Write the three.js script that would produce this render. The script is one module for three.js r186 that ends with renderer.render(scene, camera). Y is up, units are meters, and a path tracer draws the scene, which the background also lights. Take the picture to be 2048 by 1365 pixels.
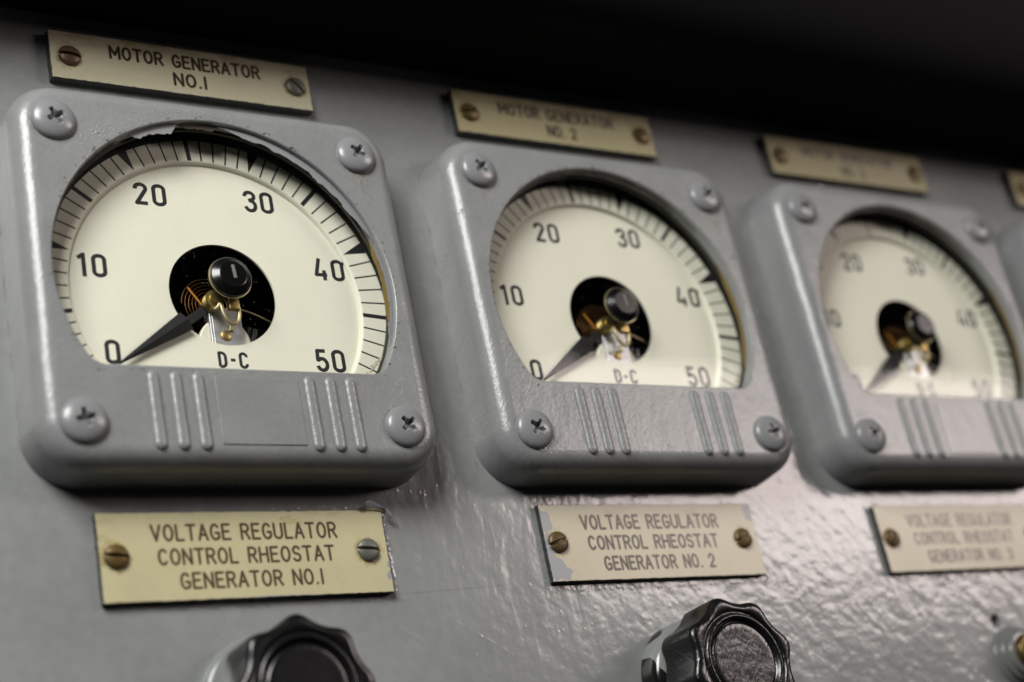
import * as THREE from 'three';
import { mergeGeometries, toCreasedNormals } from 'three/addons/utils/BufferGeometryUtils.js';
import { RectAreaLightUniformsLib } from 'three/addons/lights/RectAreaLightUniformsLib.js';
import { RoundedBoxGeometry } from 'three/addons/geometries/RoundedBoxGeometry.js';

// ------------------------------------------------------------------ camera, light, exposure
RectAreaLightUniformsLib.init();
const scene = new THREE.Scene();
scene.background = new THREE.Color().setRGB(0.008, 0.008, 0.008);
const Y0 = 1.4;                                   // height of the voltmeter row
const camera = new THREE.PerspectiveCamera(23.698, 2048 / 1365, 0.02, 20);
{
  const m = new THREE.Matrix4();
  m.makeBasis(new THREE.Vector3(0.844313, -0.195212, 0.499027), new THREE.Vector3(-0.045236, 0.90199, 0.429381), new THREE.Vector3(-0.533938, -0.385106, 0.752731));
  m.setPosition(-0.17437, Y0 - 0.20516, 0.38594);
  m.decompose(camera.position, camera.quaternion, camera.scale);
}
camera.focus = 0.468;
camera.userData.fStop = 6.2;
const renderer = new THREE.WebGLRenderer({ antialias: true });
renderer.setSize(1024, 682);
renderer.toneMapping = THREE.LinearToneMapping;
renderer.toneMappingExposure = 1;
renderer.shadowMap.enabled = true;

const V = (x, y, z) => new THREE.Vector3(x, y, z);
const rgb = (r, g, b) => new THREE.Color().setRGB(r, g, b);
const counts = {};
function numbered(name) { const n = counts[name] = (counts[name] ?? -1) + 1; return n ? `${name}_${String(n).padStart(3, '0')}` : name; }
function thing(name, label, category, x = 0, y = 0, z = 0, group) {
  const o = new THREE.Group(); o.name = numbered(name); o.position.set(x / 1000, Y0 + y / 1000, z / 1000);
  o.userData = { label, category }; if (group) o.userData.group = group;
  scene.add(o); return o;
}
// shapes are drawn in millimetres and baked to metres
function part(parent, name, geometry, material, label) {
  geometry.scale(0.001, 0.001, 0.001);
  const m = new THREE.Mesh(geometry, material); m.name = name; if (label) m.userData.label = label;
  parent.add(m); return m;
}
function again(parent, source, name) { const m = new THREE.Mesh(source.geometry, source.material); m.name = name ?? source.name; parent.add(m); return m; }

// lamps: two fluorescent ceiling fittings outside the frame
function lamp(label, pos, aim, w, h, color, power, glow) {
  const g = new THREE.Group(); g.name = numbered('ceiling_lamp'); g.userData = { label, category: 'lamp' };
  g.position.set(pos[0], Y0 + pos[1], pos[2]); scene.add(g);
  g.lookAt(aim[0], Y0 + aim[1], aim[2]);
  const box = (bw, bh, bd, z, n, m) => { const b = new THREE.Mesh(new RoundedBoxGeometry(bw, bh, bd, 2, 0.008), m); b.position.z = z; b.name = n; g.add(b); };
  box(w + 0.06, h + 0.06, 0.08, -0.05, 'housing', new THREE.MeshStandardMaterial({ color: rgb(0.6, 0.6, 0.58), roughness: 0.6 }));
  box(w, h, 0.02, -0.008, 'diffuser', new THREE.MeshStandardMaterial({ color: rgb(0.8, 0.8, 0.8), roughness: 0.6, emissive: color, emissiveIntensity: glow }));
  const l = new THREE.RectAreaLight(color, power, w, h);
  l.position.z = 0.006; l.rotation.y = Math.PI; l.castShadow = true; g.add(l);
}
lamp('large white lamp fitting up to the left, out of frame', [-0.43, 0.43, 0.53], [0.03, 0, 0], 0.38, 0.37, rgb(1, 0.993, 0.965), 21.5, 1.0);
lamp('pinkish white lamp fitting far to the right, out of frame', [1.36, 0.335, 1.0], [1.36, 0.335, 0], 1.06, 0.27, rgb(1, 0.86, 0.82), 12.5, 0.6);

// ------------------------------------------------------------------ noise and textures
let seed = 7;
const rnd = () => { seed = (seed + 0x6d2b79f5) | 0; let t = Math.imul(seed ^ (seed >>> 15), 1 | seed); t = (t + Math.imul(t ^ (t >>> 7), 61 | t)) ^ t; return ((t ^ (t >>> 14)) >>> 0) / 4294967296; };
const rr = (a, b) => a + (b - a) * rnd();
const H = new Float32Array(65536); for (let i = 0; i < 65536; i++) H[i] = rnd();
const hash = (x, y) => H[((x & 255) << 8) | (y & 255)];
function vn(x, y) {
  const xi = Math.floor(x), yi = Math.floor(y); let u = x - xi, v = y - yi;
  u = u * u * u * (u * (u * 6 - 15) + 10); v = v * v * v * (v * (v * 6 - 15) + 10);
  const a = hash(xi, yi), b = hash(xi + 1, yi), c = hash(xi, yi + 1), d = hash(xi + 1, yi + 1);
  return a + (b - a) * u + (c - a) * v + (a - b - c + d) * u * v;
}
const fbm = (x, y, n = 4) => { let s = 0, a = 0.5, t = 0; for (let i = 0; i < n; i++) { s += a * vn(x, y); t += a; x = x * 2.03 + 17.3; y = y * 2.01 + 9.1; a *= 0.5; } return s / t; };
const smooth = (a, b, x) => { const t = Math.min(1, Math.max(0, (x - a) / (b - a))); return t * t * (3 - 2 * t); };
function heightTexture(w, h, fn, marks) {          // fn(i, j) with j upwards; marks: [x, y, radius, height] in pixels
  const f = new Float32Array(w * h);
  for (let j = 0; j < h; j++) for (let i = 0; i < w; i++) f[j * w + i] = fn(i, j);
  for (const [x, y, r, z] of marks ?? []) {
    for (let j = Math.max(0, Math.floor(y - 2.5 * r)); j <= Math.min(h - 1, y + 2.5 * r); j++) for (let i = Math.max(0, Math.floor(x - 2.5 * r)); i <= Math.min(w - 1, x + 2.5 * r); i++) {
      const d2 = ((i - x) ** 2 + (j - y) ** 2) / (r * r); f[j * w + i] += z * Math.exp(-d2 * 1.6);
    }
  }
  const data = new Float32Array(w * h * 4);
  for (let k = 0; k < w * h; k++) { data[4 * k] = data[4 * k + 1] = data[4 * k + 2] = f[k]; data[4 * k + 3] = 1; }
  const t = new THREE.DataTexture(data, w, h, THREE.RGBAFormat, THREE.FloatType);
  t.magFilter = THREE.LinearFilter; t.wrapS = t.wrapT = THREE.RepeatWrapping; t.needsUpdate = true; return t;
}
function canvasTexture(w, h, draw) {
  const c = document.createElement('canvas'); c.width = w; c.height = h;
  const g = c.getContext('2d'); draw(g, w, h);
  const t = new THREE.CanvasTexture(c); t.colorSpace = THREE.SRGBColorSpace; return t;
}
function grain(g, w, h, amount, cell = 1) {         // fine and coarse tone variation
  const d = g.getImageData(0, 0, w, h), p = d.data;
  for (let j = 0; j < h; j++) for (let i = 0; i < w; i++) {
    const n = ((fbm(i / (90 * cell), j / (90 * cell), 3) - 0.5) * 1.1 + (rnd() - 0.5) * 0.35 + (vn(i / (7 * cell) + 40, j / (7 * cell)) - 0.5) * 0.4) * amount, k = (j * w + i) * 4;
    p[k] += n; p[k + 1] += n; p[k + 2] += n * 0.95;
  }
  g.putImageData(d, 0, 0);
}
function blob(g, x, y, r, rough, color, sx = 1, sy = 1) {   // ragged patch
  const o = rnd() * 200; g.fillStyle = color; g.beginPath();
  for (let k = 0; k <= 40; k++) { const a = k / 40 * Math.PI * 2, q = r * (1 + rough * (fbm(o + Math.cos(a) * 1.6 + 5, o + Math.sin(a) * 1.6 + 5, 3) - 0.5) * 2); g.lineTo(x + Math.cos(a) * q * sx, y + Math.sin(a) * q * sy); }
  g.fill();
}

// a stroke alphabet: M/L lines, E cx cy rx ry from to (degrees, anticlockwise if to > from); cap height 1, y up
const ENG = {
  A: [0.64, 'M 0 0 L .32 1 L .64 0 M .11 .33 L .53 .33'], C: [0.6, 'E .31 .5 .3 .5 42 318'], E: [0.54, 'M .52 1 L 0 1 L 0 0 L .54 0 M 0 .53 L .44 .53'],
  G: [0.62, 'E .31 .5 .3 .5 42 300 M .36 .44 L .61 .44 L .61 .14 L .46 .03'], H: [0.6, 'M 0 0 L 0 1 M .6 0 L .6 1 M 0 .52 L .6 .52'], L: [0.5, 'M 0 1 L 0 0 L .5 0'],
  M: [0.76, 'M 0 0 L 0 1 L .38 .3 L .76 1 L .76 0'], N: [0.6, 'M 0 0 L 0 1 L .6 0 L .6 1'], O: [0.64, 'E .32 .5 .31 .5 0 360'],
  R: [0.58, 'M 0 0 L 0 1 L .3 1 E .3 .75 .25 .25 90 -90 L 0 .5 M .28 .5 L .58 0'], S: [0.56, 'E .28 .75 .25 .25 25 270 E .28 .25 .27 .25 90 -155'],
  T: [0.62, 'M 0 1 L .62 1 M .31 1 L .31 0'], U: [0.6, 'M 0 1 L 0 .3 E .3 .3 .3 .3 180 360 L .6 1'], V: [0.64, 'M 0 1 L .32 0 L .64 1'], '.': [0.1, 'M .05 .02 L .06 .02'],
  1: [0.14, 'M .07 0 L .07 1'], 2: [0.54, 'E .27 .72 .26 .28 170 -38 L 0 0 L .54 0'], 3: [0.54, 'E .26 .76 .24 .24 160 -90 E .26 .26 .27 .27 90 -160'], ' ': [0.34, ''],
};
const DIN = {   // heavy condensed dial lettering
  0: [0.42, 'M 0 .29 L 0 .71 E .21 .76 .21 .16 180 0 L .42 .24 E .21 .24 .21 .16 0 -180 L 0 .4'], 1: [0.3, 'M 0 .78 L .22 .92 M .22 0 L .22 1'],
  2: [0.44, 'M 0 .7 E .21 .74 .21 .18 180 -25 L .02 .08 L .46 .08'], 3: [0.42, 'M 0 .72 E .2 .74 .2 .18 170 -80 L .14 .54 M .18 .54 E .21 .3 .21 .23 85 -170'],
  4: [0.48, 'M .2 1 L 0 .25 L .48 .25 M .36 .46 L .36 0'], 5: [0.43, 'M .4 .92 L .06 .92 L .04 .52 L .08 .52 E .21 .33 .21 .25 125 -165'],
  D: [0.42, 'M .02 .08 L .02 .92 L .16 .92 E .16 .67 .25 .25 90 0 L .41 .33 E .16 .33 .25 .25 0 -90 L .02 .08'], '-': [0.34, 'M .02 .5 L .32 .5'], C: [0.42, 'E .21 .74 .2 .18 -10 180 L .01 .26 E .21 .26 .2 .18 180 370'],
  V: [0.46, 'M 0 1 L .23 .02 L .46 1'], O: [0.42, 'M 0 .29 L 0 .71 E .21 .76 .21 .16 180 0 L .42 .24 E .21 .24 .21 .16 0 -180 L 0 .4'], L: [0.38, 'M .02 1 L .02 .08 L .38 .08'], T: [0.44, 'M 0 .92 L .44 .92 M .22 .92 L .22 0'],
  S: [0.42, 'M .4 .7 E .21 .75 .19 .17 0 180 L .02 .68 L .4 .34 L .41 .26 E .21 .25 .2 .17 0 -180'],
};
function lettering(g, font, text, cx, cy, h, weight, gap, width) {   // centred on cx, baseline cy, in the canvas' own units with y down; width stretches to fit
  let total = 0; for (const ch of text) total += font[ch][0] + gap; total -= gap;
  const sx = width ? width / (total * h) : 1;
  g.lineWidth = weight; let x = cx - total * h * sx / 2;
  for (const ch of text) {
    const [w, d] = font[ch], s = d.split(' '); let i = 0; const X = (v) => x + v * h * sx, Y = (v) => cy - v * h;
    g.beginPath();
    while (i < s.length && s[i]) {
      if (s[i] === 'M') { g.moveTo(X(+s[i + 1]), Y(+s[i + 2])); i += 3; } else if (s[i] === 'L') { g.lineTo(X(+s[i + 1]), Y(+s[i + 2])); i += 3; } else {
        const [ex, ey, rx, ry, a0, a1] = s.slice(i + 1, i + 7).map(Number), n = 28, first = i === 0;
        for (let k = 0; k <= n; k++) { const a = (a0 + (a1 - a0) * k / n) * Math.PI / 180, px = X(ex + rx * Math.cos(a)), py = Y(ey + ry * Math.sin(a)); if (k === 0 && first) g.moveTo(px, py); else g.lineTo(px, py); }
        i += 7;
      }
    }
    g.stroke(); x += (w + gap) * h * sx;
  }
}

// ------------------------------------------------------------------ geometry helpers (mm)
function loft(rings, closeEnd = false) {            // rings: arrays of N points, all the same length, closed around
  const N = rings[0].length, pos = [], idx = [];
  for (const r of rings) for (const p of r) pos.push(p[0], p[1], p[2]);
  for (let k = 0; k + 1 < rings.length; k++) for (let i = 0; i < N; i++) { const a = k * N + i, b = k * N + (i + 1) % N, c = a + N, d = b + N; idx.push(a, b, d, a, d, c); }
  if (closeEnd) { const last = (rings.length - 1) * N, c = pos.length / 3; let x = 0, y = 0, z = 0; for (const p of rings.at(-1)) { x += p[0] / N; y += p[1] / N; z += p[2] / N; } pos.push(x, y, z); for (let i = 0; i < N; i++) idx.push(last + i, last + (i + 1) % N, c); }
  const g = new THREE.BufferGeometry(); g.setAttribute('position', new THREE.Float32BufferAttribute(pos, 3)); g.setIndex(idx); g.computeVertexNormals(); return g;
}
function planarUV(g, size, ox = 0, oy = 0, sweep = 0.6, z0 = 0) {
  const p = g.attributes.position, uv = new Float32Array(p.count * 2);
  for (let i = 0; i < p.count; i++) { const z = (p.getZ(i) - z0) * sweep; uv[2 * i] = (p.getX(i) + z - ox) / size + 0.5; uv[2 * i + 1] = (p.getY(i) - z - oy) / size + 0.5; }
  g.setAttribute('uv', new THREE.BufferAttribute(uv, 2)); return g;
}
const flat = (...gs) => mergeGeometries(gs.map((g) => { const n = g.index ? g.toNonIndexed() : g; for (const k of Object.keys(n.attributes)) if (!['position', 'normal', 'uv'].includes(k)) n.deleteAttribute(k); return n; }));
function lathe(profile, n = 72) {                   // [radius, z] pairs round the z axis
  const g = new THREE.LatheGeometry(profile.map(([r, z]) => new THREE.Vector2(r, z)), n); g.rotateX(Math.PI / 2); return g;
}
const creased = (g, deg = 32) => toCreasedNormals(g, deg * Math.PI / 180);
function shapeOf(points) { const s = new THREE.Shape(); points.forEach(([x, y], i) => (i ? s.lineTo(x, y) : s.moveTo(x, y))); s.closePath(); return s; }
function circlePath(cx, cy, r, n = 96) { const h = new THREE.Path(); for (let i = 0; i < n; i++) { const a = -i / n * Math.PI * 2; i ? h.lineTo(cx + r * Math.cos(a), cy + r * Math.sin(a)) : h.moveTo(cx + r * Math.cos(a), cy + r * Math.sin(a)); } h.closePath(); return h; }
function tube(points, r, seg = 40, rad = 8) { return new THREE.TubeGeometry(new THREE.CatmullRomCurve3(points.map((p) => V(...p))), seg, r, rad, false); }
function bar(x0, y0, z0, x1, y1, z1) { const g = new RoundedBoxGeometry(x1 - x0, y1 - y0, z1 - z0, 2, Math.min(0.35, (z1 - z0) / 3, (x1 - x0) / 3)); g.translate((x0 + x1) / 2, (y0 + y1) / 2, (z0 + z1) / 2); return g; }

// ------------------------------------------------------------------ materials
const PITCH = [0, 135.5, 272.5, 408.5];
const PW = 640, PH = 300, PX = 190, PY = -35;       // the area of the panel that the paint relief covers (mm)
const panelRelief = (() => {
  const w = 2048, h = 960, s = PW / w, marks = [];
  for (let k = 0; k < 1500; k++) marks.push([rnd() * w, rnd() * h, rr(0.7, 2.0), rr(0.05, 0.3)]);
  for (let k = 0; k < 90; k++) {                     // runs and brush ridges in the paint
    let x = rnd() * w, y = rnd() * h, a = (rnd() < 0.7 ? -Math.PI / 2 + rr(-0.25, 0.25) : rr(-0.9, -0.4)), n = rr(15, 90), z = rr(0.05, 0.16), r = rr(1, 2.6);
    for (let q = 0; q < n; q++) { marks.push([x, y, r, z * Math.sin(Math.PI * (q + 0.5) / n)]); x += Math.cos(a) * 2; y += Math.sin(a) * 2; a += rr(-0.06, 0.06); }
  }
  const px = (x) => (x - PX + PW / 2) / s, py = (y) => (y - PY + PH / 2) / s;   // paint built up along the edges of plates and meters
  for (const c of PITCH) for (const [cx, cy, hw, hh] of [[c, 75.9, 41.9, 9], [c, -76.3, 41.9, 12.8], [c, 0, 58.8, 58]]) for (let k = 0; k < 420; k++) {
    const t = rnd() * 4, u = rr(-1, 1), e = rr(0, 0.9), [x, y] = t < 1 ? [cx + u * hw, cy + hh + e] : t < 2 ? [cx + u * hw, cy - hh - e] : t < 3 ? [cx - hw - e, cy + u * hh] : [cx + hw + e, cy + u * hh];
    marks.push([px(x), py(y), rr(0.8, 2), rr(-0.08, 0.34)]);
  }
  return heightTexture(w, h, (i, j) => {
    const x = i * s, y = j * s, wx = x + 4 * vn(x / 14, y / 20), right = smooth(120, 330, x);
    return 0.5 * fbm(wx / 3.4, y / 15, 3) + 0.2 * fbm(x / 1.9 + 7, y / 2.3, 2) + right * (0.55 * fbm((x + y) / 5.6 + 3, (x - y) / 13, 2) + 0.5 * fbm(x / 3.4 + 50 + 0.8 * vn(x / 7, y / 7), y / 2.5 + 9, 3)) + 0.8 * fbm(x / 24, y / 30, 2);
  }, marks);
})();
const panelTone = canvasTexture(2048, 960, (g, w, h) => {
  g.fillStyle = '#878988'; g.fillRect(0, 0, w, h);
  const s = w / PW, X = (x) => (x - PX + PW / 2) * s, Y = (y) => (PH / 2 - (y - PY)) * s;
  for (const p of PITCH) {                            // grime along the voltmeter edges, thin ragged lines
    for (let k = 0; k < 60; k++) { const side = rnd(), q = rr(-52, 52); g.globalAlpha = rr(0.08, 0.3); side < 0.35 ? blob(g, X(p - 58.3), Y(q), rr(1, 2.2), 0.6, '#4d4a3c', 0.5, 3) : side < 0.6 ? blob(g, X(p + q), Y(-57.2), rr(1, 2), 0.6, '#45423a', 3, 0.5) : blob(g, X(p + rr(-44, 44)), Y(rnd() < 0.5 ? 66.5 : -90.2), rr(0.8, 1.8), 0.6, '#4b483c', 3, 0.6); }
  }
  for (let k = 0; k < 130; k++) { g.globalAlpha = rr(0.06, 0.25); blob(g, rnd() * w, rnd() * h, rr(0.8, 2.4), 0.7, rnd() < 0.5 ? '#4a4a46' : '#a3a5a2'); }
  g.globalAlpha = 0.3; g.strokeStyle = '#5c5d58'; g.lineWidth = 1.1;
  g.beginPath(); g.moveTo(X(43), Y(-88.5)); g.lineTo(X(58), Y(-88)); g.lineTo(X(80), Y(-87.2)); g.stroke();
  g.globalAlpha = 1; grain(g, w, h, 13);
});
const paintPanel = new THREE.MeshStandardMaterial({ map: panelTone, roughness: 0.17, bumpMap: panelRelief, bumpScale: 0.00016 });

const BS = 124;                                      // the voltmeter paint maps cover this many mm
const bezelRelief = (() => {
  const w = 1024, s = BS / w, marks = [], at = (x, y, r, z) => marks.push([(x / BS + 0.5) * w, (y / BS + 0.5) * w, r / s, z]);
  for (let k = 0; k < 420; k++) marks.push([rnd() * w, rnd() * w, rr(0.9, 2.6), rr(0.06, 0.3) * (rnd() < 0.25 ? -1 : 1)]);
  for (let k = 0; k < 260; k++) { const a = rr(-0.75, 0.2), q = rr(51, 54.5); at(q * Math.sin(a), q * Math.cos(a), rr(0.12, 0.34), rr(0.1, 0.5)); }   // wrinkled paint round the window
  for (let k = 0; k < 45; k++) at(rr(-35.5, -32.2), rr(40.8, 44.6), rr(0.2, 0.5), rr(-0.5, 0.9));
  for (let k = 0; k < 90; k++) at(rr(-42, -36), rr(37, 41), rr(0.12, 0.3), rr(0.1, 0.45));
  for (let k = 0; k < 26; k++) { let x = rr(-54, 54), y = rr(-54, 54), a = rnd() * 6.3, n = rr(8, 50); for (let q = 0; q < n; q++) { at(x, y, 0.13, -0.14); x += Math.cos(a) * 0.15; y += Math.sin(a) * 0.15; a += rr(-0.05, 0.05); } }
  return heightTexture(w, w, (i, j) => { const x = i * s, y = j * s; return 0.55 * fbm(x / 5, y / 9, 3) + 0.2 * fbm(x / 0.9, y / 0.9, 3) + 0.12 * fbm(x / 0.4 + 3, y / 0.4, 2); }, marks);
})();
function bezelTone(k) {
  return canvasTexture(1024, 1024, (g, w) => {
    g.fillStyle = '#818383'; g.fillRect(0, 0, w, w);
    const s = w / BS, X = (x) => (x / BS + 0.5) * w, Y = (y) => (0.5 - y / BS) * w;
    const drip = (x, y, dx, len, c) => { for (let q = 0; q < len; q++) { g.globalAlpha = 0.26 * (1 - q / len) + 0.04; blob(g, X(x + dx * q / len + rr(-1.4, 1.4)), Y(y - q * 0.45), rr(1.5, 7), 0.6, c, 0.6, 1.4); } };
    if (k !== 2) { drip(47, 38.5, 1.5, 26, '#5d5638'); drip(44.5, 39, 0.5, 12, '#6a623c'); }
    if (k === 1) drip(-45, 38.5, 0.5, 14, '#5f583c');
    for (const [x, y] of [[-46, 44.6], [46, 44.6], [-46, -44.6], [46, -44.6]]) for (let q = 0; q < 26; q++) { const a = rr(0.2, 2.6) + (y > 0 ? 3 : 0) + rr(-0.6, 0.6); g.globalAlpha = rr(0.1, 0.4); blob(g, X(x + 6.5 * Math.cos(a)), Y(y + 6.5 * Math.sin(a)), rr(1, 3.5), 0.7, '#5c5335', 1.4, 0.6); }
    for (const x of [-26.4, -20.2, -14, 18.4, 24.8, 31]) for (let q = 0; q < 8; q++) { g.globalAlpha = rr(0.1, 0.45); blob(g, X(x + 2.3), Y(rr(-52, -31)), rr(0.8, 2.4), 0.6, '#544a35', 0.5, 2.6); }
    g.globalAlpha = 0.5; g.strokeStyle = '#4c4638'; g.lineWidth = 1.4;
    if (k === 0) { g.beginPath(); g.moveTo(X(-9.6), Y(-47.5)); g.lineTo(X(-8.8), Y(-50.7)); g.lineTo(X(3), Y(-50.9)); g.lineTo(X(15), Y(-50.7)); g.stroke(); }
    for (let q = 0; q < 60; q++) { const a = rr(-2.3, 2.3), r = 50.9 + 1.2 * rnd() * rnd(); g.globalAlpha = rr(0.25, 0.8); blob(g, X(0.4 + r * Math.sin(a)), Y(r * Math.cos(a)), rr(1, 4), 0.8, rnd() < 0.7 ? '#3d3a2e' : '#6b6248', 1.2, 0.8); }
    for (let q = 0; q < 30; q++) { g.globalAlpha = rr(0.2, 0.6); blob(g, X(rr(-40, 40)), Y(-28.9 - 1.2 * rnd()), rr(1, 4), 0.8, rnd() < 0.6 ? '#55524a' : '#9a9684', 2, 0.5); }
    for (let q = 0; q < 16; q++) { g.globalAlpha = rr(0.1, 0.28); blob(g, X(rr(-52, 52)), Y(rr(-54, 54)), rr(5, 22), 0.9, rnd() < 0.7 ? '#6c6a5c' : '#96999b', 1.5, 0.8); }
    for (let q = 0; q < 34; q++) { g.globalAlpha = rr(0.1, 0.45); g.strokeStyle = rnd() < 0.7 ? '#4b4c4c' : '#9b9d9f'; g.lineWidth = rr(0.6, 1.5); const x = rr(-54, 54), y = rr(-56, 56), a = rr(-1.2, 0.4), l = rr(1, 9); g.beginPath(); g.moveTo(X(x), Y(y)); g.quadraticCurveTo(X(x + l * 0.5 * Math.cos(a) + 0.4), Y(y + l * 0.5 * Math.sin(a)), X(x + l * Math.cos(a)), Y(y + l * Math.sin(a))); g.stroke(); }
    for (let q = 0; q < 70; q++) { g.globalAlpha = rr(0.15, 0.6); blob(g, rnd() * w, rnd() * w, rr(0.6, 2), 0.6, rnd() < 0.6 ? '#3e3d38' : '#a9abad'); }
    g.globalAlpha = 1; grain(g, w, w, 11);
  });
}
const paintBezel = [0, 1, 2].map((k) => { const r = bezelRelief.clone(); r.offset.set(k * 0.31, k * 0.17); r.needsUpdate = true; return new THREE.MeshStandardMaterial({ map: bezelTone(k), roughness: 0.28, bumpMap: r, bumpScale: 0.00026 }); });
paintBezel.push(paintBezel[1]);
const paintPlain = new THREE.MeshStandardMaterial({ color: rgb(0.2, 0.205, 0.21), roughness: 0.3 });
const paintFlake = new THREE.MeshStandardMaterial({ color: rgb(0.22, 0.225, 0.23), roughness: 0.5, side: THREE.DoubleSide });
const flakeEdge = new THREE.MeshStandardMaterial({ color: rgb(0.5, 0.4, 0.2), roughness: 0.8, side: THREE.DoubleSide });
const black = new THREE.MeshStandardMaterial({ color: rgb(0.012, 0.012, 0.012), roughness: 0.5 });
const blackMatt = new THREE.MeshStandardMaterial({ color: rgb(0.008, 0.008, 0.008), roughness: 0.85 });
const pointerBlack = new THREE.MeshPhysicalMaterial({ color: rgb(0.009, 0.009, 0.0095), roughness: 0.6, specularIntensity: 0.5 });
const bakelite = new THREE.MeshStandardMaterial({ color: rgb(0.004, 0.004, 0.004), roughness: 0.22 });
const brass = new THREE.MeshStandardMaterial({ color: rgb(0.42, 0.31, 0.12), roughness: 0.42, metalness: 1 });
const brassPale = new THREE.MeshStandardMaterial({ color: rgb(0.5, 0.43, 0.25), roughness: 0.45, metalness: 1 });
const copper = new THREE.MeshStandardMaterial({ color: rgb(0.24, 0.12, 0.045), roughness: 0.4, metalness: 1 });
const bronzePin = new THREE.MeshStandardMaterial({ color: rgb(0.5, 0.2, 0.02), roughness: 0.5 });
const cream = new THREE.MeshStandardMaterial({ color: rgb(0.72, 0.68, 0.55), roughness: 0.5 });
const ochre = new THREE.MeshStandardMaterial({ color: rgb(0.21, 0.14, 0.03), roughness: 0.6 });
const gasketDark = new THREE.MeshStandardMaterial({ color: rgb(0.03, 0.024, 0.012), roughness: 0.6 });
const dust = new THREE.MeshStandardMaterial({ color: rgb(0.42, 0.37, 0.28), roughness: 1 });
const glass = new THREE.MeshPhysicalMaterial({ color: rgb(0.97, 0.985, 0.97), roughness: 0.03, transmission: 1, thickness: 0, ior: 1.5, specularIntensity: 0.36 });
const steel = new THREE.MeshStandardMaterial({
  color: rgb(0.5, 0.5, 0.51), roughness: 0.42, metalness: 0.7,
  bumpMap: heightTexture(256, 256, (i, j) => fbm(i / 14, j / 4, 3) + 0.4 * fbm(i / 3, j / 3, 2)), bumpScale: 0.00004,
});

// dial print: cream enamel, black numerals and scale (±54 mm round the middle of the meter)
const TICK = [[0, -122], [5, -99.6], [10, -75.4], [15, -52.3], [20, -29.2], [25, -5.5], [30, 18.4], [35, 42.6], [40, 68.0], [45, 94.5], [50, 121.5]];
const scaleAngle = (v) => { const k = Math.min(9, Math.floor(v / 5)), [a, p] = TICK[k], [b, q] = TICK[k + 1]; return (p + (q - p) * (v - a) / (b - a)) * Math.PI / 180; };
const RC = [0.7, -1.2], DS = 112;
const dialPrint = canvasTexture(1792, 1792, (g, w) => {
  g.fillStyle = '#dedaca'; g.fillRect(0, 0, w, w); grain(g, w, w, 5, 2);
  const s = w / DS, X = (x) => (x / DS + 0.5) * w, Y = (y) => (0.5 - y / DS) * w;
  for (let k = 0; k < 26; k++) { g.globalAlpha = rr(0.15, 0.5); blob(g, rnd() * w, rnd() * w, rr(0.8, 2.6), 0.6, '#6d6250'); } g.globalAlpha = 1;
  g.fillStyle = g.strokeStyle = '#171a1b'; g.lineCap = 'butt'; g.lineJoin = 'round';
  for (let v = 0; v <= 50; v++) {
    const a = scaleAngle(v), P = (r, da = 0) => [X(RC[0] + r * Math.sin(a + da)), Y(RC[1] + r * Math.cos(a + da))];
    if (v % 10 === 0) { g.beginPath(); g.moveTo(...P(43.9)); g.lineTo(...P(51, -0.034)); g.lineTo(...P(55, -0.04)); g.lineTo(...P(55, 0.04)); g.lineTo(...P(51, 0.034)); g.closePath(); g.fill(); } else {
      g.lineWidth = (v % 5 === 0 ? 1.3 : 0.48) * s; g.beginPath(); g.moveTo(...P(44.0)); g.lineTo(...P(55)); g.stroke();
    }
  }
  const put = (t, x, y) => lettering(g, DIN, t, X(x), Y(y - 3.6), 7.3 * s, 1.18 * s, 0.3);
  put('0', -32.3, -19.6); put('10', -35.6, 6.4); put('20', -16.3, 30.7); put('30', 17.1, 31.6); put('40', 36.7, 10.5); put('50', 32.1, -19.5);
  lettering(g, DIN, 'D-C', X(2), Y(-23), 5 * s, 0.9 * s, 0.3, 8.2 * s);
  lettering(g, DIN, 'VOLTS', X(2), Y(-29.3), 5 * s, 0.9 * s, 0.3, 15 * s);
});
const dialFace = new THREE.MeshStandardMaterial({ map: dialPrint, roughness: 0.55 });

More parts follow.
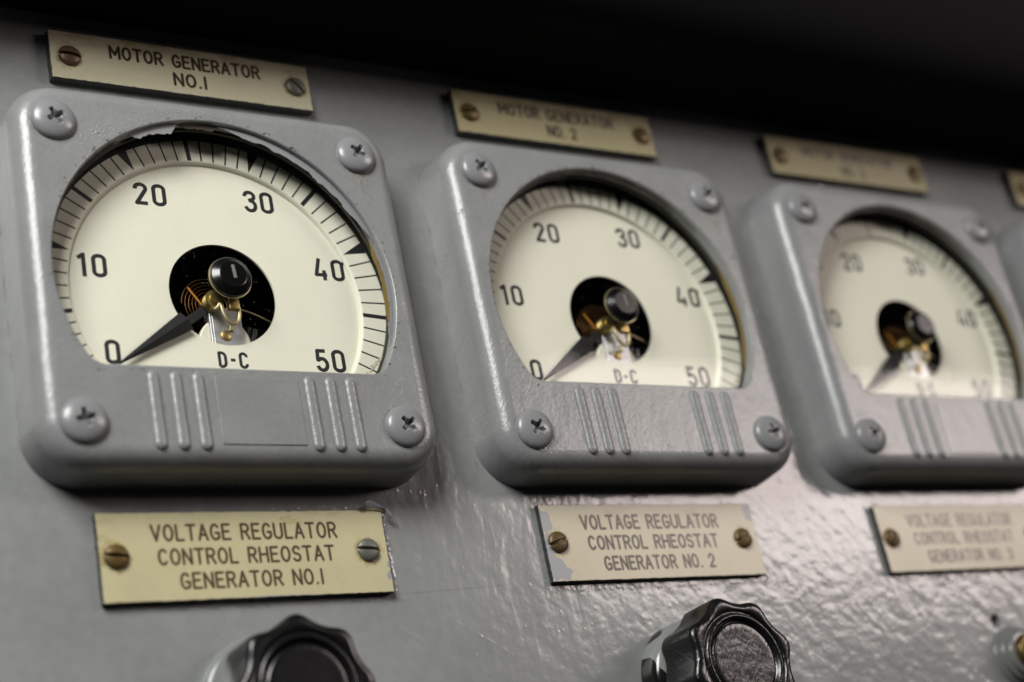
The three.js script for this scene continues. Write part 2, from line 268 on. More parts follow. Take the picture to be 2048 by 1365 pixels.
// ------------------------------------------------------------------ panel and hood
{
  const s = shapeOf([[-140, -200], [520, -200], [520, 91.8], [-140, 91.8]]);
  for (const p of PITCH) s.holes.push(circlePath(p, 0, 45, 64));
  s.holes.push(circlePath(277.1, -107.5, 2.6, 24));
  const g = new THREE.ExtrudeGeometry(s, { depth: 4, bevelEnabled: false, curveSegments: 8 }); g.translate(0, 0, -4);
  const p = g.attributes.position, uv = new Float32Array(p.count * 2);
  for (let i = 0; i < p.count; i++) { uv[2 * i] = (p.getX(i) - PX) / PW + 0.5; uv[2 * i + 1] = (p.getY(i) - PY) / PH + 0.5; }
  g.setAttribute('uv', new THREE.BufferAttribute(uv, 2));
  const m = part(scene, 'panel', g, paintPanel); m.position.y = Y0; m.userData = { kind: 'structure', label: 'glossy grey painted steel switchboard panel' };
  const back = part(m, 'backing', new THREE.BoxGeometry(700, 340, 6), blackMatt); back.position.set(0.19, -0.04, -0.05);
  // hood: a black rolled cover that hangs over the top of the panel
  const prof = [[0, -30], [0, 0]]; for (let k = 0; k <= 16; k++) { const a = k / 16 * Math.PI / 2; prof.push([60 * (1 - Math.cos(a)), 38 + 25 * Math.sin(a)]); } prof.push([260, 63], [260, -30]);
  const hs = shapeOf(prof.map(([y, z]) => [z, y]));
  const hg = new THREE.ExtrudeGeometry(hs, { depth: 760, bevelEnabled: false }); hg.rotateY(-Math.PI / 2); hg.scale(-1, 1, 1);
  { const ix = hg.index; const q = hg.attributes.position; const n = q.count; const arr = q.array; for (let i = 0; i < n; i += 3) for (let c = 0; c < 3; c++) { const t = arr[(i + 1) * 3 + c]; arr[(i + 1) * 3 + c] = arr[(i + 2) * 3 + c]; arr[(i + 2) * 3 + c] = t; } }
  let lo = 1e9; hg.computeBoundingBox(); hg.translate(-140 - hg.boundingBox.min.x, 92, 0); hg.computeVertexNormals();
  const hood = thing('hood', 'black rolled metal hood over the top of the panel', 'hood');
  part(hood, 'cover', creased(hg, 30), new THREE.MeshPhysicalMaterial({ color: rgb(0.004, 0.004, 0.004), roughness: 0.8, specularIntensity: 0.2 }));
}

// ------------------------------------------------------------------ screws
function headGeometry(R, h, recess, depth, edge = 0.25) {   // domed head, recess(x, y) -> 0..1
  const NA = 112, NR = 38, rings = [];
  const ring = (r, z) => Array.from({ length: NA }, (_, i) => { const a = i / NA * Math.PI * 2, x = r * Math.cos(a), y = r * Math.sin(a); return [x, y, z(x, y)]; });
  rings.push(ring(R, () => -0.6)); rings.push(ring(R, () => 0.15));
  const dome = (r) => edge + (h - edge) * Math.sqrt(Math.max(0, 1 - (r / R) ** 2)) ** 0.9;
  for (let k = 0; k < NR; k++) { const r = R * Math.cos(k / NR * Math.PI / 2) ** 1.05 * 0.998; rings.push(ring(Math.max(r, 0.02), (x, y) => dome(Math.hypot(x, y)) - depth * recess(x, y))); }
  return loft(rings, true);
}
const cross = (x, y) => { const arm = (u, v) => smooth(0.75, 0.4, Math.abs(v)) * smooth(2.7, 2.0, Math.abs(u)); const c = Math.max(arm(x, y), arm(y, x)); const core = smooth(1.7, 0.6, Math.hypot(x, y)); return Math.min(1, Math.max(c * 0.85, core * c + core * 0.35)); };
const slot = (x, y) => smooth(0.5, 0.36, Math.abs(y));
const crossHead = planarUV(headGeometry(6.3, 2.9, cross, 2.2), 40);
crossHead.scale(0.001, 0.001, 0.001);
const slotHead = headGeometry(3.35, 1.7, slot, 1.05, 0.35); slotHead.scale(0.001, 0.001, 0.001);
const screwPaint = new THREE.MeshStandardMaterial({ color: rgb(0.215, 0.22, 0.225), roughness: 0.27, bumpMap: heightTexture(512, 512, (i, j) => 0.6 * fbm(i / 60, j / 60, 3) + 0.12 * fbm(i / 10, j / 10, 2)), bumpScale: 0.00012 });
const screwTones = [[0.10, 0.055, 0.03], [0.13, 0.125, 0.1], [0.12, 0.075, 0.022], [0.15, 0.15, 0.125], [0.11, 0.075, 0.03], [0.12, 0.08, 0.025]].map(([r, g, b]) => new THREE.MeshStandardMaterial({ color: rgb(r, g, b), roughness: 0.45, metalness: 0.35, bumpMap: screwPaint.bumpMap }));

// ------------------------------------------------------------------ voltmeters
const roundedRect = (half, r, z, n = 20, sx = 0, sy = 0) => {
  const hx = half[0], hy = half[1], out = [];
  for (const [cx, cy, a0] of [[hx - r, hy - r, 0], [-hx + r, hy - r, 90], [-hx + r, -hy + r, 180], [hx - r, -hy + r, 270]]) for (let k = 0; k <= n; k++) { const a = (a0 + 90 * k / n) * Math.PI / 180; out.push([cx + r * Math.cos(a) + sx, cy + r * Math.sin(a) + sy, z]); }
  const dense = []; for (let i = 0; i < out.length; i++) { const p = out[i], q = out[(i + 1) % out.length], d = Math.hypot(q[0] - p[0], q[1] - p[1]), m = d > 8 ? 12 : 1; for (let k = 0; k < m; k++) dense.push([p[0] + (q[0] - p[0]) * k / m, p[1] + (q[1] - p[1]) * k / m, z]); }
  return dense;
};
const AX = 0.4, AR = 50.3, ACH = -28.3, AF = 6;
function aperture(grow, z, ragged = 0) {            // round window with a flat sill and rounded corners
  const R = AR + grow, ch = ACH - grow, f = AF + grow, fx = Math.sqrt((R - f) ** 2 - (ch + f) ** 2), out = [], a0 = Math.atan2(ch + f, fx);
  const N = 150; for (let k = 0; k <= N; k++) { const a = a0 + (Math.PI - 2 * a0) * k / N; out.push([AX + R * Math.cos(a), R * Math.sin(a), z]); }
  for (let k = 1; k <= 8; k++) { const a = Math.PI - a0 + (Math.PI / 2 + a0) * k / 8; out.push([AX - fx + f * Math.cos(a), ch + f + f * Math.sin(a), z]); }
  for (let k = 1; k <= 20; k++) out.push([AX - fx + 2 * fx * k / 21, ch, z]);
  for (let k = 0; k < 8; k++) { const a = -Math.PI / 2 + (Math.PI / 2 + a0) * k / 8; out.push([AX + fx + f * Math.cos(a), ch + f + f * Math.sin(a), z]); }
  return out;
}
const FRONT = 15.4;
const bezelGeometry = (() => {
  const side = [[0, 0, 0], [0.15, 0.15, 3], [0.7, 0.6, 7.6]];
  for (let k = 1; k <= 10; k++) { const a = k / 10 * Math.PI / 2; side.push([0.7 + 6 * (1 - Math.cos(a)), 0.6 + 5.6 * (1 - Math.cos(a)), 8.6 + 6.8 * Math.sin(a)]); }
  const shell = loft(side.map(([ix, iy, z]) => roundedRect([58.7 - ix, 57.9 - iy], 14 - ix, z, 20, 0.6, 0.7)));
  const front = shapeOf(roundedRect([52, 51.7], 7.3, 0, 20, 0.6, 0.7));
  const h = new THREE.Path(); aperture(0.5, 0).reverse().forEach(([x, y], i) => (i ? h.lineTo(x, y) : h.moveTo(x, y))); h.closePath(); front.holes.push(h);
  const face = new THREE.ShapeGeometry(front); face.translate(0, 0, FRONT);
  const lip = loft([aperture(0.5, FRONT), aperture(0.22, FRONT - 0.1), aperture(0.06, FRONT - 0.3), aperture(0, FRONT - 0.7), aperture(-0.15, 11.5)]);
  for (const g of [shell, face, lip]) planarUV(g, BS, 0, 0, 0.6, FRONT);
  return flat(shell, face, lip);
})();
bezelGeometry.scale(0.001, 0.001, 0.001);
const gasketGeometry = loft([aperture(0.4, 11.45), aperture(-0.75, 11.45), aperture(-0.8, 11.3), aperture(-0.7, 10.2), aperture(3, 10.2)]); gasketGeometry.scale(0.001, 0.001, 0.001);
const glassGeometry = new THREE.ShapeGeometry(shapeOf(aperture(1.5, 0))); glassGeometry.translate(0, 0, 11.05); glassGeometry.scale(0.001, 0.001, 0.001);
const ribGeometry = (() => { const g = new THREE.CapsuleGeometry(1.75, 18.8, 8, 20); g.scale(1, 1, 0.6); return planarUV(g, BS); })(); ribGeometry.scale(0.001, 0.001, 0.001);
const discGeometry = (() => {
  const s = shapeOf(Array.from({ length: 128 }, (_, i) => [RC[0] + 43.2 * Math.cos(i / 128 * 6.283185), RC[1] + 43.2 * Math.sin(i / 128 * 6.283185)])); s.holes.push(circlePath(1.8, 0, 16, 96));
  const g = new THREE.ExtrudeGeometry(s, { depth: 0.7, bevelEnabled: false }); g.translate(0, 0, 3.5); return planarUV(g, DS, 0, 0, 0);
})(); discGeometry.scale(0.001, 0.001, 0.001);
const scaleGeometry = (() => { const g = lathe([[43.15, 3.9], [43.2, 4.6], [43.5, 5.4], [43.85, 5.72], [44.3, 5.8], [54.6, 5.8], [54.6, 4.6]], 160); g.translate(RC[0], RC[1], 0); return planarUV(creased(g, 60), DS, 0, 0, 0); })(); scaleGeometry.scale(0.001, 0.001, 0.001);
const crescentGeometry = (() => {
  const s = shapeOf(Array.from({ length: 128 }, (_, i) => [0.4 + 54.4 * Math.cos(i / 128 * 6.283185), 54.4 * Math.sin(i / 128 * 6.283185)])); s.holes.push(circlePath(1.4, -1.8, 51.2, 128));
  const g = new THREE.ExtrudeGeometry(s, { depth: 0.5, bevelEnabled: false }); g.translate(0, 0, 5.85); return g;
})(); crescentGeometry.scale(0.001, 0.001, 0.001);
const caseGeometry = creased(lathe([[0.01, -24], [41, -24], [44.4, -21], [44.4, 3.4], [43.6, 3.4], [43.6, -20.5], [40.6, -23.2], [0.01, -23.2]], 96)); caseGeometry.scale(0.001, 0.001, 0.001);
function smearGeometry(a0, a1, depth, wob, key, lift = 13.4) {     // ragged strip of wall paint left on the rim of the glass
  const n = Math.ceil((a1 - a0) * 70), top = [], low = [];
  for (let k = 0; k <= n; k++) {
    const a = a0 + (a1 - a0) * k / n, e = Math.min(1, 6 * Math.min(k, n - k) / n), r = 50.1 - (depth + wob * (fbm(a * 12 + key, key, 3) - 0.5) * 2 + 0.35 * wob * (rnd() - 0.5)) * e;
    top.push([AX + 50.12 * Math.sin(a), 50.12 * Math.cos(a)]); low.push([AX + Math.min(r, 50) * Math.sin(a), Math.min(r, 50) * Math.cos(a)]);
  }
  const g = new THREE.ExtrudeGeometry(shapeOf([...top, ...low.reverse()]), { depth: 0.2, bevelEnabled: false }); g.translate(0, 0, lift); return g;
}
const pointerGeometry = (() => {                       // tapered pointer with a ridge along its top
  const B = V(-10.9, -9.8, 0), T = V(-31.5, -23.7, 0), d = T.clone().sub(B).normalize(), nrm = V(-d.y, d.x, 0), pos = [], L = T.distanceTo(B), n = 14, rings = [];
  for (let k = 0; k <= n; k++) {
    const t = k / n, w = 3.0 * (1 - t) + 0.26 * t, hz = 1.25 * (1 - t) + 0.3 * t, c = B.clone().addScaledVector(d, L * t), z = 4.8;
    rings.push([[w, 0], [w * 0.92, 0.3 * hz], [0.16 * w, hz * 0.85], [0, hz], [-0.16 * w, hz * 0.85], [-w * 0.92, 0.3 * hz], [-w, 0], [0, -0.35]].map(([u, v]) => [c.x + nrm.x * u, c.y + nrm.y * u, z + v + 0.9]));
  }
  const g = loft([rings[0].map((p) => [B.x * 0.99 + p[0] * 0.01, B.y * 0.99 + p[1] * 0.01, 5.6]), ...rings], true); return creased(g, 28);
})(); pointerGeometry.scale(0.001, 0.001, 0.001);
const springGeometry = (() => { const p = []; for (let k = 0; k <= 330; k++) { const a = k / 330 * 6.4 * Math.PI * 2 + 0.6, r = 2.0 + 6.6 * k / 330; p.push(V(-0.9 + r * Math.cos(a), -1.9 + r * Math.sin(a), 0.6)); } return new THREE.TubeGeometry(new THREE.CatmullRomCurve3(p), 700, 0.065, 6, false); })(); springGeometry.scale(0.001, 0.001, 0.001);

const meterWords = ['leftmost and sharpest grey voltmeter, chipped paint round its window, between the number one plates', 'second grey voltmeter from the left, below the MOTOR GENERATOR NO. 2 plate', 'blurred third grey voltmeter from the left, its right side cut by the frame', 'sliver of a fourth grey voltmeter at the right edge of the frame'];
for (let m = 0; m < 4; m++) {
  const t = thing('voltmeter', meterWords[m], 'voltmeter', PITCH[m], 0, 0, 'voltmeters in a row on the panel');
  const add = (parent, name, geometry, material) => { const o = new THREE.Mesh(geometry, material); o.name = name; parent.add(o); return o; };
  const bezel = add(t, 'bezel', bezelGeometry, paintBezel[m]);
  for (const x of [-26.4, -20.2, -14, 18.4, 24.8, 31]) { const r = add(bezel, 'rib', ribGeometry, paintBezel[m]); r.position.set(x / 1000, -0.0411, 0.01535); r.rotation.z = 0.012; }
  if (m % 2 === 0) part(bezel, 'label_plate', planarUV(bar(-9.4, -50.6, 15.1, 15, -31, 15.68), BS, 0, 0, 0.6, FRONT), paintBezel[m]);
  for (const [x, y] of [[-46, 44.6], [46, 44.6], [-46, -44.6], [46, -44.6]]) { const s = add(t, 'screw', crossHead, screwPaint); s.position.set(x / 1000, y / 1000, FRONT / 1000); s.rotation.z = [0.25, 0.75, 0.55, 0.95][(m * 3 + (x > 0 ? 1 : 0) + (y > 0 ? 2 : 0)) % 4]; s.rotation.x = rr(-0.04, 0.04); s.rotation.y = rr(-0.04, 0.04); }
  add(t, 'case', caseGeometry, blackMatt);
  const g = add(t, 'gasket', gasketGeometry, gasketDark);
  const pane = add(t, 'glass', glassGeometry, glass);
  const dial = add(t, 'dial', discGeometry, dialFace);
  add(dial, 'scale_ring', scaleGeometry, dialFace);
  add(dial, 'rim_gap_shade', crescentGeometry, blackMatt);  // black crescent added for the shadowed gap between window rim and scale
  add(t, 'pointer', pointerGeometry, pointerBlack);
  // paint on the rim of the glass
  if (m === 0) {
    part(pane, 'paint_smear', smearGeometry(-0.52, -0.2, 2.5, 1.1, 3, 13.7), paintFlake);
    part(pane, 'paint_smear', smearGeometry(-0.2, 0.06, 1.3, 1.0, 11), gasketDark);
    part(pane, 'paint_smear', smearGeometry(0.03, 1.25, 2.2, 0.7, 21, 13.7), paintFlake);
    part(pane, 'paint_smear', smearGeometry(1.2, 1.95, 1.0, 0.9, 31), paintFlake);
    part(pane, 'paint_smear', smearGeometry(1.22, 1.8, 1.2, 0.45, 51, 11.6), ochre);
    part(pane, 'paint_smear', smearGeometry(-0.98, -0.6, 0.6, 0.9, 41), gasketDark);
  } else {
    part(pane, 'paint_smear', smearGeometry(-0.7, 0.9, 0.5, 0.8, 5 + m * 9), gasketDark);
    part(pane, 'paint_smear', smearGeometry(1.15, 2.0, 1.5, 0.8, 8 + m * 9, 11.8), ochre);
  }
  const crumbs = [];                                     // dried dirt in the corner and along the sill
  for (let k = 0; k < (m === 0 ? 260 : 60); k++) { const u = rnd(), x = u < 0.55 ? rr(33, 46) : rr(-38, 40), y = u < 0.55 ? -28.4 + Math.max(0, (x - 38) * 0.95) + Math.abs(rr(-1, 1)) * 2.1 * rnd() : -28.3 + 1.3 * rnd() * rnd(), c = new THREE.IcosahedronGeometry(rr(0.12, 0.42), 0); c.scale(1, 1, 0.5); c.rotateZ(rnd() * 6); if (Math.hypot(x - AX, y) < 50) { c.translate(x, y, 11.15); crumbs.push(c); } }
  for (let k = 0; k < 90; k++) { const a = rnd() * 6.283, far = rnd() < 0.5, r = far ? rr(12, 16.5) : rr(6.6, 9), c = new THREE.IcosahedronGeometry(rr(0.03, 0.085), 0); c.translate((far ? 2 : 1.4) + r * Math.cos(a) * (far ? -1 : 1), 1 + r * Math.sin(a), 11.15); crumbs.push(c); }
  const cr = part(pane, 'dirt_crumbs', mergeGeometries(crumbs), dust); cr.userData.kind = 'stuff';
  // zero adjuster in the middle of the glass
  const adj = part(t, 'zero_adjuster', creased(lathe([[0.01, 13.9], [3.9, 13.9], [4.05, 13.86], [5.85, 12.6], [6.05, 12.35], [6.15, 12], [6.15, 11.3], [5.6, 11.1]], 72), 14), bakelite);
  adj.position.set(0.0013, 0.0015, 0);
  part(adj, 'flange', creased(lathe([[6.0, 11.5], [6.35, 11.45], [6.4, 11.2], [6.0, 11.1]], 72)), brassPale);
  const sl = part(adj, 'slot', bar(-0.5, -2.1, 13.7, 0.5, 2.1, 13.97), new THREE.MeshStandardMaterial({ color: rgb(0.16, 0.155, 0.14), roughness: 0.9 })); sl.rotation.z = 0.1; sl.position.set(0.0003, 0.0009, 0);
  // movement seen through the hole in the dial
  const mv = new THREE.Group(); mv.name = 'movement'; t.add(mv);
  part(mv, 'drum', creased(lathe([[0.01, 9.4], [1.6, 9.4], [1.7, 8.6], [2.7, 8.5], [2.75, 8.1], [2.5, 8.0], [2.75, 7.8], [2.75, 7.3], [2.5, 7.2], [2.75, 7.0], [2.75, 6.5], [2.5, 6.4], [2.8, 6.1], [2.8, 5.4], [2.2, 5.2], [2.2, 1]], 48)).translate(-2.4, -3.3, -1), brass);
  add(mv, 'hairspring', springGeometry, copper);
  part(mv, 'clip_loop', tube([[-3.2, -6.9, 7.6], [-2.2, -6.2, 7.8], [-1.3, -5.1, 8], [-0.8, -7.6, 8], [0.1, -9.9, 7.9], [1.6, -11, 7.8], [3.2, -10.4, 7.8], [4, -8.7, 7.8], [4.1, -6, 8], [3.7, -4, 8.2]], 0.62, 60, 8), brassPale);
  part(mv, 'clip_band', creased(bar(0.9, -7, 7.4, 4.1, -3.6, 9.2)), brass);
  const br = part(mv, 'bracket', planarUV(bar(-2.5, -17.6, 3.2, 6.4, -4, 3.9), 20), steel); 
  part(br, 'flange', planarUV(bar(-3.3, -17.6, 0.5, -2.5, -4, 4), 20), steel);
  part(mv, 'rivet', creased(lathe([[0.01, 4.5], [1.1, 4.45], [1.5, 4.25], [1.65, 3.8]], 32)).translate(1.0, -12.9, 0), brass);
  part(mv, 'tab', bar(2.1, -11.6, 3.2, 3.4, -9.6, 4.6), brassPale);
  part(mv, 'spacer_disc', creased(lathe([[0.01, 2.9], [7.3, 2.9], [7.7, 2.6], [7.7, 0.5]], 64)).translate(1.2, -14.6, 0), cream);
  part(mv, 'stop_pin', tube([[-8.1, 2.1, 3], [-6.3, -0.6, 3], [-4.5, -3.3, 3]], 0.28, 8), bronzePin);
  part(mv, 'lead_wire', tube([[6.6, -3.1, 2], [11, -4.3, 1.8], [17, -6.6, 1.2]], 0.3, 12), brassPale);
  part(mv, 'pointer_arm', bar(-12, -1.3, 4.2, 0, 1.3, 4.9).rotateZ(0.62).translate(-1.6, -3.2, -0.9), blackMatt);
  for (let k = 0; k < 3; k++) part(mv, 'core_plate', bar(7.5 + k * 2.6, -16, -1.5 + k, 8.9 + k * 2.6, -8 + k * 1.2, 0.5 + k).rotateZ(-0.15 * k), new THREE.MeshStandardMaterial({ color: rgb(0.05, 0.05, 0.052), roughness: 0.4, metalness: 0.6 }));
}

// ------------------------------------------------------------------ nameplates
const inkBrown = '#3a2c20', inkDark = '#221f1a';
function plateTexture(W, Hh, base, lines, opt) {
  const K = 14;
  return canvasTexture(Math.round(W * K), Math.round(Hh * K), (g, w, h) => {
    g.fillStyle = base; g.fillRect(0, 0, w, h); grain(g, w, h, 9, 1.5);
    const X = (x) => w / 2 + x * K, Y = (y) => h / 2 - y * K;
    for (const [x, y] of opt.screws) {                 // rust and verdigris bled from the screws
      for (let q = 0; q < 34; q++) { const a = rnd() * 6.3, r = 3.4 + Math.abs(rr(-1, 1)) * rnd() * 1.3; g.globalAlpha = rr(0.05, 0.2); blob(g, X(x + r * Math.cos(a)), Y(y + r * Math.sin(a)), rr(4, 13), 0.6, rnd() < 0.6 ? '#8a6c1e' : '#6d4a1c'); }
    }
    for (let q = 0; q < opt.stain; q++) { g.globalAlpha = rr(0.04, 0.16); blob(g, X(rr(-W / 2, W / 2)), Y(Hh / 2 - Math.abs(rr(-1, 1)) * rnd() * Hh * 0.38), rr(4, 22), 0.7, rnd() < 0.5 ? '#7d5a1c' : '#6b6038', 2, 0.8); }
    for (let q = 0; q < 9; q++) { g.globalAlpha = rr(0.3, 0.7); blob(g, X(rr(-W / 2, W / 2)), Y(rr(-Hh / 2, Hh / 2)), rr(1, 4), 0.6, '#8a6430'); }
    g.globalAlpha = 1; g.lineCap = 'round'; g.lineJoin = 'round';
    for (const [text, x, y, hh, ww] of lines) {
      g.strokeStyle = 'rgba(120,92,48,0.35)'; lettering(g, ENG, text, X(x), Y(y), hh * K, 0.86 * K * opt.pen, 0.3, ww * K);
      g.strokeStyle = opt.ink; lettering(g, ENG, text, X(x), Y(y), hh * K, 0.56 * K * opt.pen, 0.3, ww * K);
    }
    // wall paint and grime that overlaps the edges
    for (let q = 0; q < 170; q++) { const s = rnd(), e = s < 0.36 ? [rr(-W / 2, W / 2), -Hh / 2] : s < 0.62 ? [rr(-W / 2, W / 2), Hh / 2] : s < 0.82 ? [-W / 2, rr(-Hh / 2, Hh / 2)] : [W / 2, rr(-Hh / 2, Hh / 2)]; g.globalAlpha = rr(0.4, 1); blob(g, X(e[0]), Y(e[1]), rr(2, 9), 0.6, rnd() < 0.6 ? '#8b8d90' : rnd() < 0.5 ? '#6a4a22' : '#5b5a52', s < 0.62 ? 2 : 0.5, s < 0.62 ? 0.5 : 2); }
    g.globalAlpha = 1; for (const [x, y, r, sx, sy] of opt.paint ?? []) blob(g, X(x), Y(y), r * K, 0.5, '#8d8f93', sx ?? 1, sy ?? 1);
  });
}
function plate(name, label, cx, cy, W, Hh, thick, base, lines, opt, group, tilt = 0) {
  const t = thing(name, label, 'nameplate', cx, cy, 0.3, group); t.rotation.z = tilt;
  // slightly uneven outline, cut by hand
  const outline = []; const cs = [[-W / 2, -Hh / 2], [W / 2, -Hh / 2], [W / 2, Hh / 2], [-W / 2, Hh / 2]];
  for (let k = 0; k < 4; k++) { const p = cs[k], q = cs[(k + 1) % 4], n = Math.round(Math.hypot(q[0] - p[0], q[1] - p[1]) / 1.2); for (let i = 0; i < n; i++) { const u = i / n, j = i ? 1 : 0.3; outline.push([p[0] + (q[0] - p[0]) * u + (k % 2 ? j * rr(-0.09, 0.09) : 0), p[1] + (q[1] - p[1]) * u + (k % 2 ? 0 : j * rr(-0.09, 0.09))]); } }
  const g = new THREE.ExtrudeGeometry(shapeOf(outline), { depth: thick, bevelEnabled: true, bevelThickness: 0.15, bevelSize: 0.12, bevelSegments: 1 });
  const p = g.attributes.position, uv = new Float32Array(p.count * 2); for (let i = 0; i < p.count; i++) { uv[2 * i] = p.getX(i) / (W + 0.3) + 0.5; uv[2 * i + 1] = p.getY(i) / (Hh + 0.3) + 0.5; } g.setAttribute('uv', new THREE.BufferAttribute(uv, 2));
  const faceMat = new THREE.MeshStandardMaterial({ map: plateTexture(W, Hh, base, lines, opt), roughness: opt.rough ?? 0.42 });
  const edgeMat = new THREE.MeshStandardMaterial({ color: rgb(...opt.edge), roughness: 0.5 });
  part(t, 'plate', g, [faceMat, edgeMat]);
  opt.screws.forEach(([x, y], k) => { const s = new THREE.Mesh(slotHead, screwTones[opt.tones[k]]); s.name = 'screw'; s.position.set(x / 1000, y / 1000, (thick + 0.15) / 1000); s.rotation.z = opt.turn[k]; t.add(s); });
  return t;
}
const mgBase = '#b9b398', vrBase = '#b8b18c';
const mgLines = (n) => [['MOTOR GENERATOR', 0.6, 1.2, 4.0, 47], ...(n ? [[n, 1.2, -5.2, 4.0, n === 'NO.1' ? 10 : 11.5]] : [])];
const mgWords = ['cream MOTOR GENERATOR NO.1 nameplate above the leftmost voltmeter', 'cream MOTOR GENERATOR NO. 2 nameplate above the second voltmeter', 'blurred cream MOTOR GENERATOR NO. 3 nameplate above the third voltmeter', 'corner of a cream nameplate at the far right edge, just under the hood'];
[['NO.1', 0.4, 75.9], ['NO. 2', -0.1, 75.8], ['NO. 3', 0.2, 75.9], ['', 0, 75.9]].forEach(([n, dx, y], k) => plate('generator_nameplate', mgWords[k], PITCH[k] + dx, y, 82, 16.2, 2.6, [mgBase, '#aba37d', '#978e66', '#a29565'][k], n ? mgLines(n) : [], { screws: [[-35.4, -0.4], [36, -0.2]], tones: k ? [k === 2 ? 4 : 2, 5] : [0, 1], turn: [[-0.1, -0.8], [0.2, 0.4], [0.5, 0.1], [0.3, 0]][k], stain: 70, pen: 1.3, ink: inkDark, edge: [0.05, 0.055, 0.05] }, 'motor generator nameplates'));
const vrLines = (n) => [['VOLTAGE REGULATOR', -0.3, 4.2, 4.05, 52.5], ['CONTROL RHEOSTAT', -0.5, -2.2, 3.9, 49.5], [`GENERATOR ${n}`, 0, -8.7, 3.9, n === 'NO.1' ? 40 : 42]];
const vrWords = ['cream VOLTAGE REGULATOR plate GENERATOR NO.1 with a torn paint flake at its corner', 'cream VOLTAGE REGULATOR plate GENERATOR NO. 2 with grey paint smeared over its left edge', 'blurred cream VOLTAGE REGULATOR plate GENERATOR NO. 3 at the right edge'];
const vrPlates = [['NO.1', 0, -76.4, 0.0], ['NO. 2', -0.2, -75.6, -0.004], ['NO. 3', 0.4, -77, 0]].map(([n, dx, y, tilt], k) => plate('regulator_nameplate', vrWords[k], PITCH[k] + dx, y, 82, 23.8, 1.7, k ? '#b7ae95' : vrBase, vrLines(n), {
  screws: [[-36.6, 0.1], [35, 0.2]], tones: [[2, 3], [4, 5], [4, 4]][k], turn: [[-0.12, -0.1], [0.3, 0.35], [1.2, 0.2]][k], stain: 12, pen: k ? 1.25 : 1.08, ink: k ? inkDark : inkBrown, edge: [0.03, 0.03, 0.028], rough: k ? 0.34 : 0.42,
  paint: k === 1 ? [[-40, 6.2, 3.4, 0.9, 1.1], [-39.8, -2, 1.6, 0.9, 3], [-39, -8.6, 2.9, 1.7, 1.1], [40.5, 10.2, 2.6, 0.9, 1.4]] : k === 0 ? [[41, -4, 1, 1, 1.2], [40.8, -7, 1, 1.2, 1.2], [10, -12, 0.8, 14, 0.7]] : [],
}, 'voltage regulator nameplates', tilt));
{ // torn flake of wall paint standing off the corner of the first plate
  const strip = (pts, w, lift) => { const rings = []; const n = 18; for (let k = 0; k <= n; k++) { const u = k / n, i = Math.min(pts.length - 2, Math.floor(u * (pts.length - 1))), f = u * (pts.length - 1) - i, a = pts[i], b = pts[i + 1], x = a[0] + (b[0] - a[0]) * f, y = a[1] + (b[1] - a[1]) * f, ww = w * Math.sin(Math.PI * Math.min(0.96, Math.max(0.06, u))) * (0.8 + 0.5 * vn(u * 9, w)); rings.push([[x, y - 0.15, 1.9], [x + 0.2, y + ww * 0.45, 2.1 + lift * 0.6], [x + 0.5, y + ww, 1.7 + lift * (0.8 + 0.4 * vn(u * 7 + 3, 2))]]); }
    const pos = [], idx = []; for (const r of rings) for (const p of r) pos.push(...p); for (let k = 0; k < n; k++) for (let c = 0; c < 2; c++) { const a = k * 3 + c; idx.push(a, a + 3, a + 1, a + 1, a + 3, a + 4); } const g = new THREE.BufferGeometry(); g.setAttribute('position', new THREE.Float32BufferAttribute(pos, 3)); g.setIndex(idx); g.computeVertexNormals(); return g; };
  part(vrPlates[0], 'paint_flake', strip([[33.6, 11.9], [36, 12.1], [39, 11.9], [41.6, 11.6]], 1.9, 1.6), paintFlake);
  part(vrPlates[0], 'flake_edge', strip([[34.6, 11.75], [37, 11.85], [40.2, 11.7], [41.2, 11.5]], 0.35, 0.7), flakeEdge);
  part(vrPlates[0], 'paint_flake', strip([[41.2, 11.3], [42.2, 10.6], [43.8, 9.3]], 1.2, 1.2), paintFlake);
}

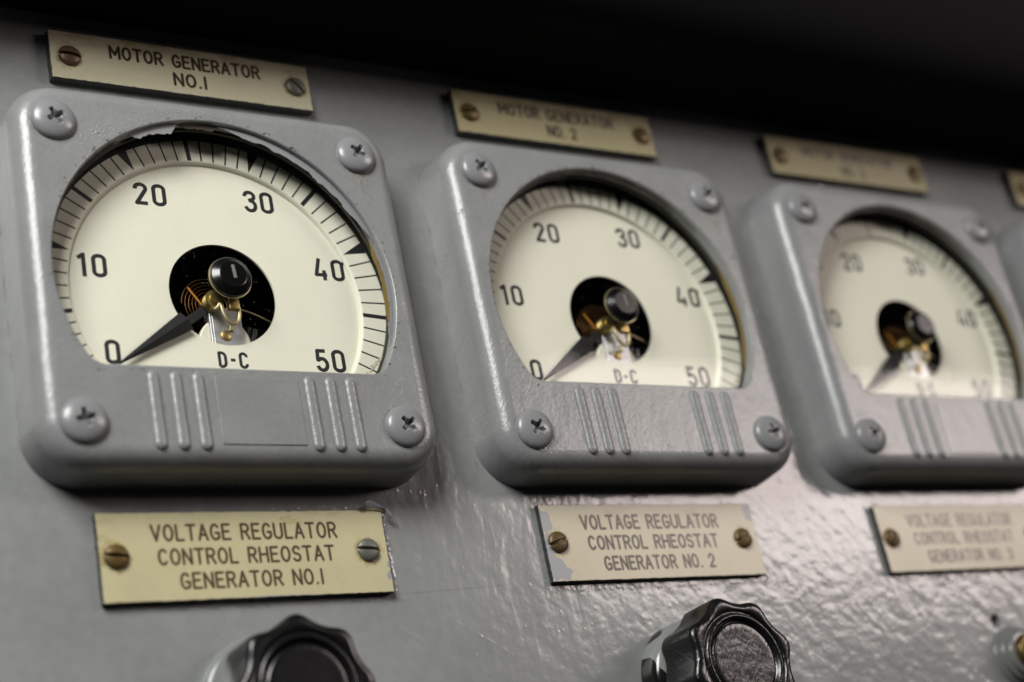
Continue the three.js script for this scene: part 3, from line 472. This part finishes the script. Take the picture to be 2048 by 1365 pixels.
// ------------------------------------------------------------------ rheostat knobs
const knobRelief = heightTexture(512, 512, (i, j) => 0.5 * fbm(i / 30, j / 30, 3) + 0.5 * Math.max(0, fbm((i + j) / 11, (i - j) / 90, 3) - 0.42) * 1.6 + 0.05 * fbm(i / 5, j / 5, 2), Array.from({ length: 240 }, () => [rnd() * 512, rnd() * 512, rr(0.8, 1.6), rr(0.1, 0.5)]));
const knobBlack = new THREE.MeshStandardMaterial({ color: rgb(0.006, 0.006, 0.0065), roughness: 0.26, bumpMap: knobRelief, bumpScale: 0.00016 });
const knobSmooth = new THREE.MeshStandardMaterial({ color: rgb(0.006, 0.006, 0.0065), roughness: 0.26, bumpMap: knobRelief, bumpScale: 0.00005 });
const knobGeometry = (() => {
  const N = 200, lobe = (a) => 16.9 + 2.0 * ((1 + Math.cos(8 * a)) / 2) ** 1.35, ring = (k, z, c, r) => Array.from({ length: N }, (_, i) => { const a = i / N * Math.PI * 2, q = (1 - c) * lobe(a) * k + c * r; return [q * Math.cos(a), q * Math.sin(a), z]; });
  const rings = [ring(0, 9.5, 1, 10), ring(0.9, 9.6, 0, 0), ring(0.97, 10.2, 0, 0), ring(1, 11.4, 0, 0), ring(1, 17, 0, 0), ring(1, 23.6, 0, 0), ring(0.99, 24.8, 0, 0), ring(0.965, 25.6, 0, 0), ring(0.93, 26.05, 0, 0), ring(0.88, 26.2, 0, 0)];
  for (const [r, z] of [[14.5, 26.2], [14.2, 26.0], [13.9, 25.5], [13.6, 25.5], [13.3, 26.1], [12.9, 26.55], [12.4, 26.6], [11.9, 26.3], [11.6, 25.6], [11.2, 25.2], [10.9, 25.3], [10.6, 25.7], [10.3, 25.8], [9, 25.75], [5, 25.75], [1, 25.75]]) rings.push(ring(0, z, 1, r));
  return planarUV(creased(loft(rings, true), 50), 40);
})(); knobGeometry.scale(0.001, 0.001, 0.001);
const collarTone = (black0) => canvasTexture(1024, 128, (g, w, h) => {      // wall paint slopped over a black collar
  g.fillStyle = '#7b7e7c'; g.fillRect(0, 0, w, h);
  for (const [x0, x1, top] of black0) { g.fillStyle = '#121212'; g.beginPath(); g.moveTo(x0, h); for (let k = 0; k <= 30; k++) { const u = k / 30; g.lineTo(x0 + (x1 - x0) * u, h - h * top * Math.sin(Math.PI * u) ** 0.45 * (0.9 + 0.2 * vn(u * 6, x0))); } g.lineTo(x1, h); g.fill(); }
  grain(g, w, h, 8);
});
[[0, 'black lobed rheostat knob cut by the lower edge, below the NO.1 regulator plate', -0.2, -118.6, 0.02, []], [1, 'scuffed black lobed rheostat knob with grey-daubed collar, below the NO. 2 plate', 2.5, -120.4, 0.24, [[690, 860, 0.75], [585, 650, 0.3]]]].forEach(([k, label, dx, y, turn, dark]) => {
  const t = thing('rheostat_knob', label, 'knob', PITCH[k] + dx, y, 0, 'rheostat knobs');
  const kn = new THREE.Mesh(knobGeometry, k ? knobBlack : knobSmooth); kn.name = 'grip'; if (k) kn.scale.set(1.04, 1.04, 1); kn.rotation.z = turn + Math.PI / 2; t.add(kn);
  const q = k ? 0.2 : 2, collar = lathe([[18.6 + q, -0.5], [18.7 + q, 0.6], [18.5 + q, 4.4], [18 + q, 6], [17 + q, 7.2], [15.2, 8], [13, 8.4], [12.6, 9.8]], 96);
  part(t, 'collar', collar, new THREE.MeshStandardMaterial({ map: collarTone(dark), roughness: 0.16 }));
});
{ // third rheostat has lost its knob: stepped, paint-daubed nut round a brass bushing
  const t = thing('shaft_bushing', 'paint-daubed stepped nut on a brass shaft bushing, without a knob, at the lower right corner', 'bushing', 281, -120.6, 0);
  const prof = [[10.6, -0.5], [10.7, 0.9], [10.3, 1.5], [9.2, 1.7], [9.1, 2.3], [9.5, 2.7], [9.5, 3.4], [9, 3.9], [7.9, 4.1], [7.8, 4.6], [8.3, 5], [8.3, 5.7], [7.8, 6.2], [6.4, 6.3]];
  part(t, 'nut', creased(lathe(prof, 64), 50), new THREE.MeshStandardMaterial({ color: rgb(0.16, 0.165, 0.16), roughness: 0.16 }));
  const p2 = [[6.3, 5]]; for (let k = 0; k < 3; k++) p2.push([6.3, 6.4 + k * 0.8], [5.7, 6.8 + k * 0.8]); p2.push([5.3, 8.9], [3.4, 8.9], [3.3, 7.5]);
  part(t, 'bushing', lathe(p2, 48), new THREE.MeshStandardMaterial({ color: rgb(0.16, 0.11, 0.045), roughness: 0.4, metalness: 0.8 }));
  part(t, 'shaft', creased(lathe([[3.0, 6], [3.0, 11.6], [2.6, 12], [0.01, 12]], 40)), new THREE.MeshStandardMaterial({ color: rgb(0.14, 0.11, 0.07), roughness: 0.45, metalness: 0.8 }));
}

scene.traverse((o) => { if (o.isMesh) { o.castShadow = true; o.receiveShadow = true; } });
renderer.render(scene, camera);
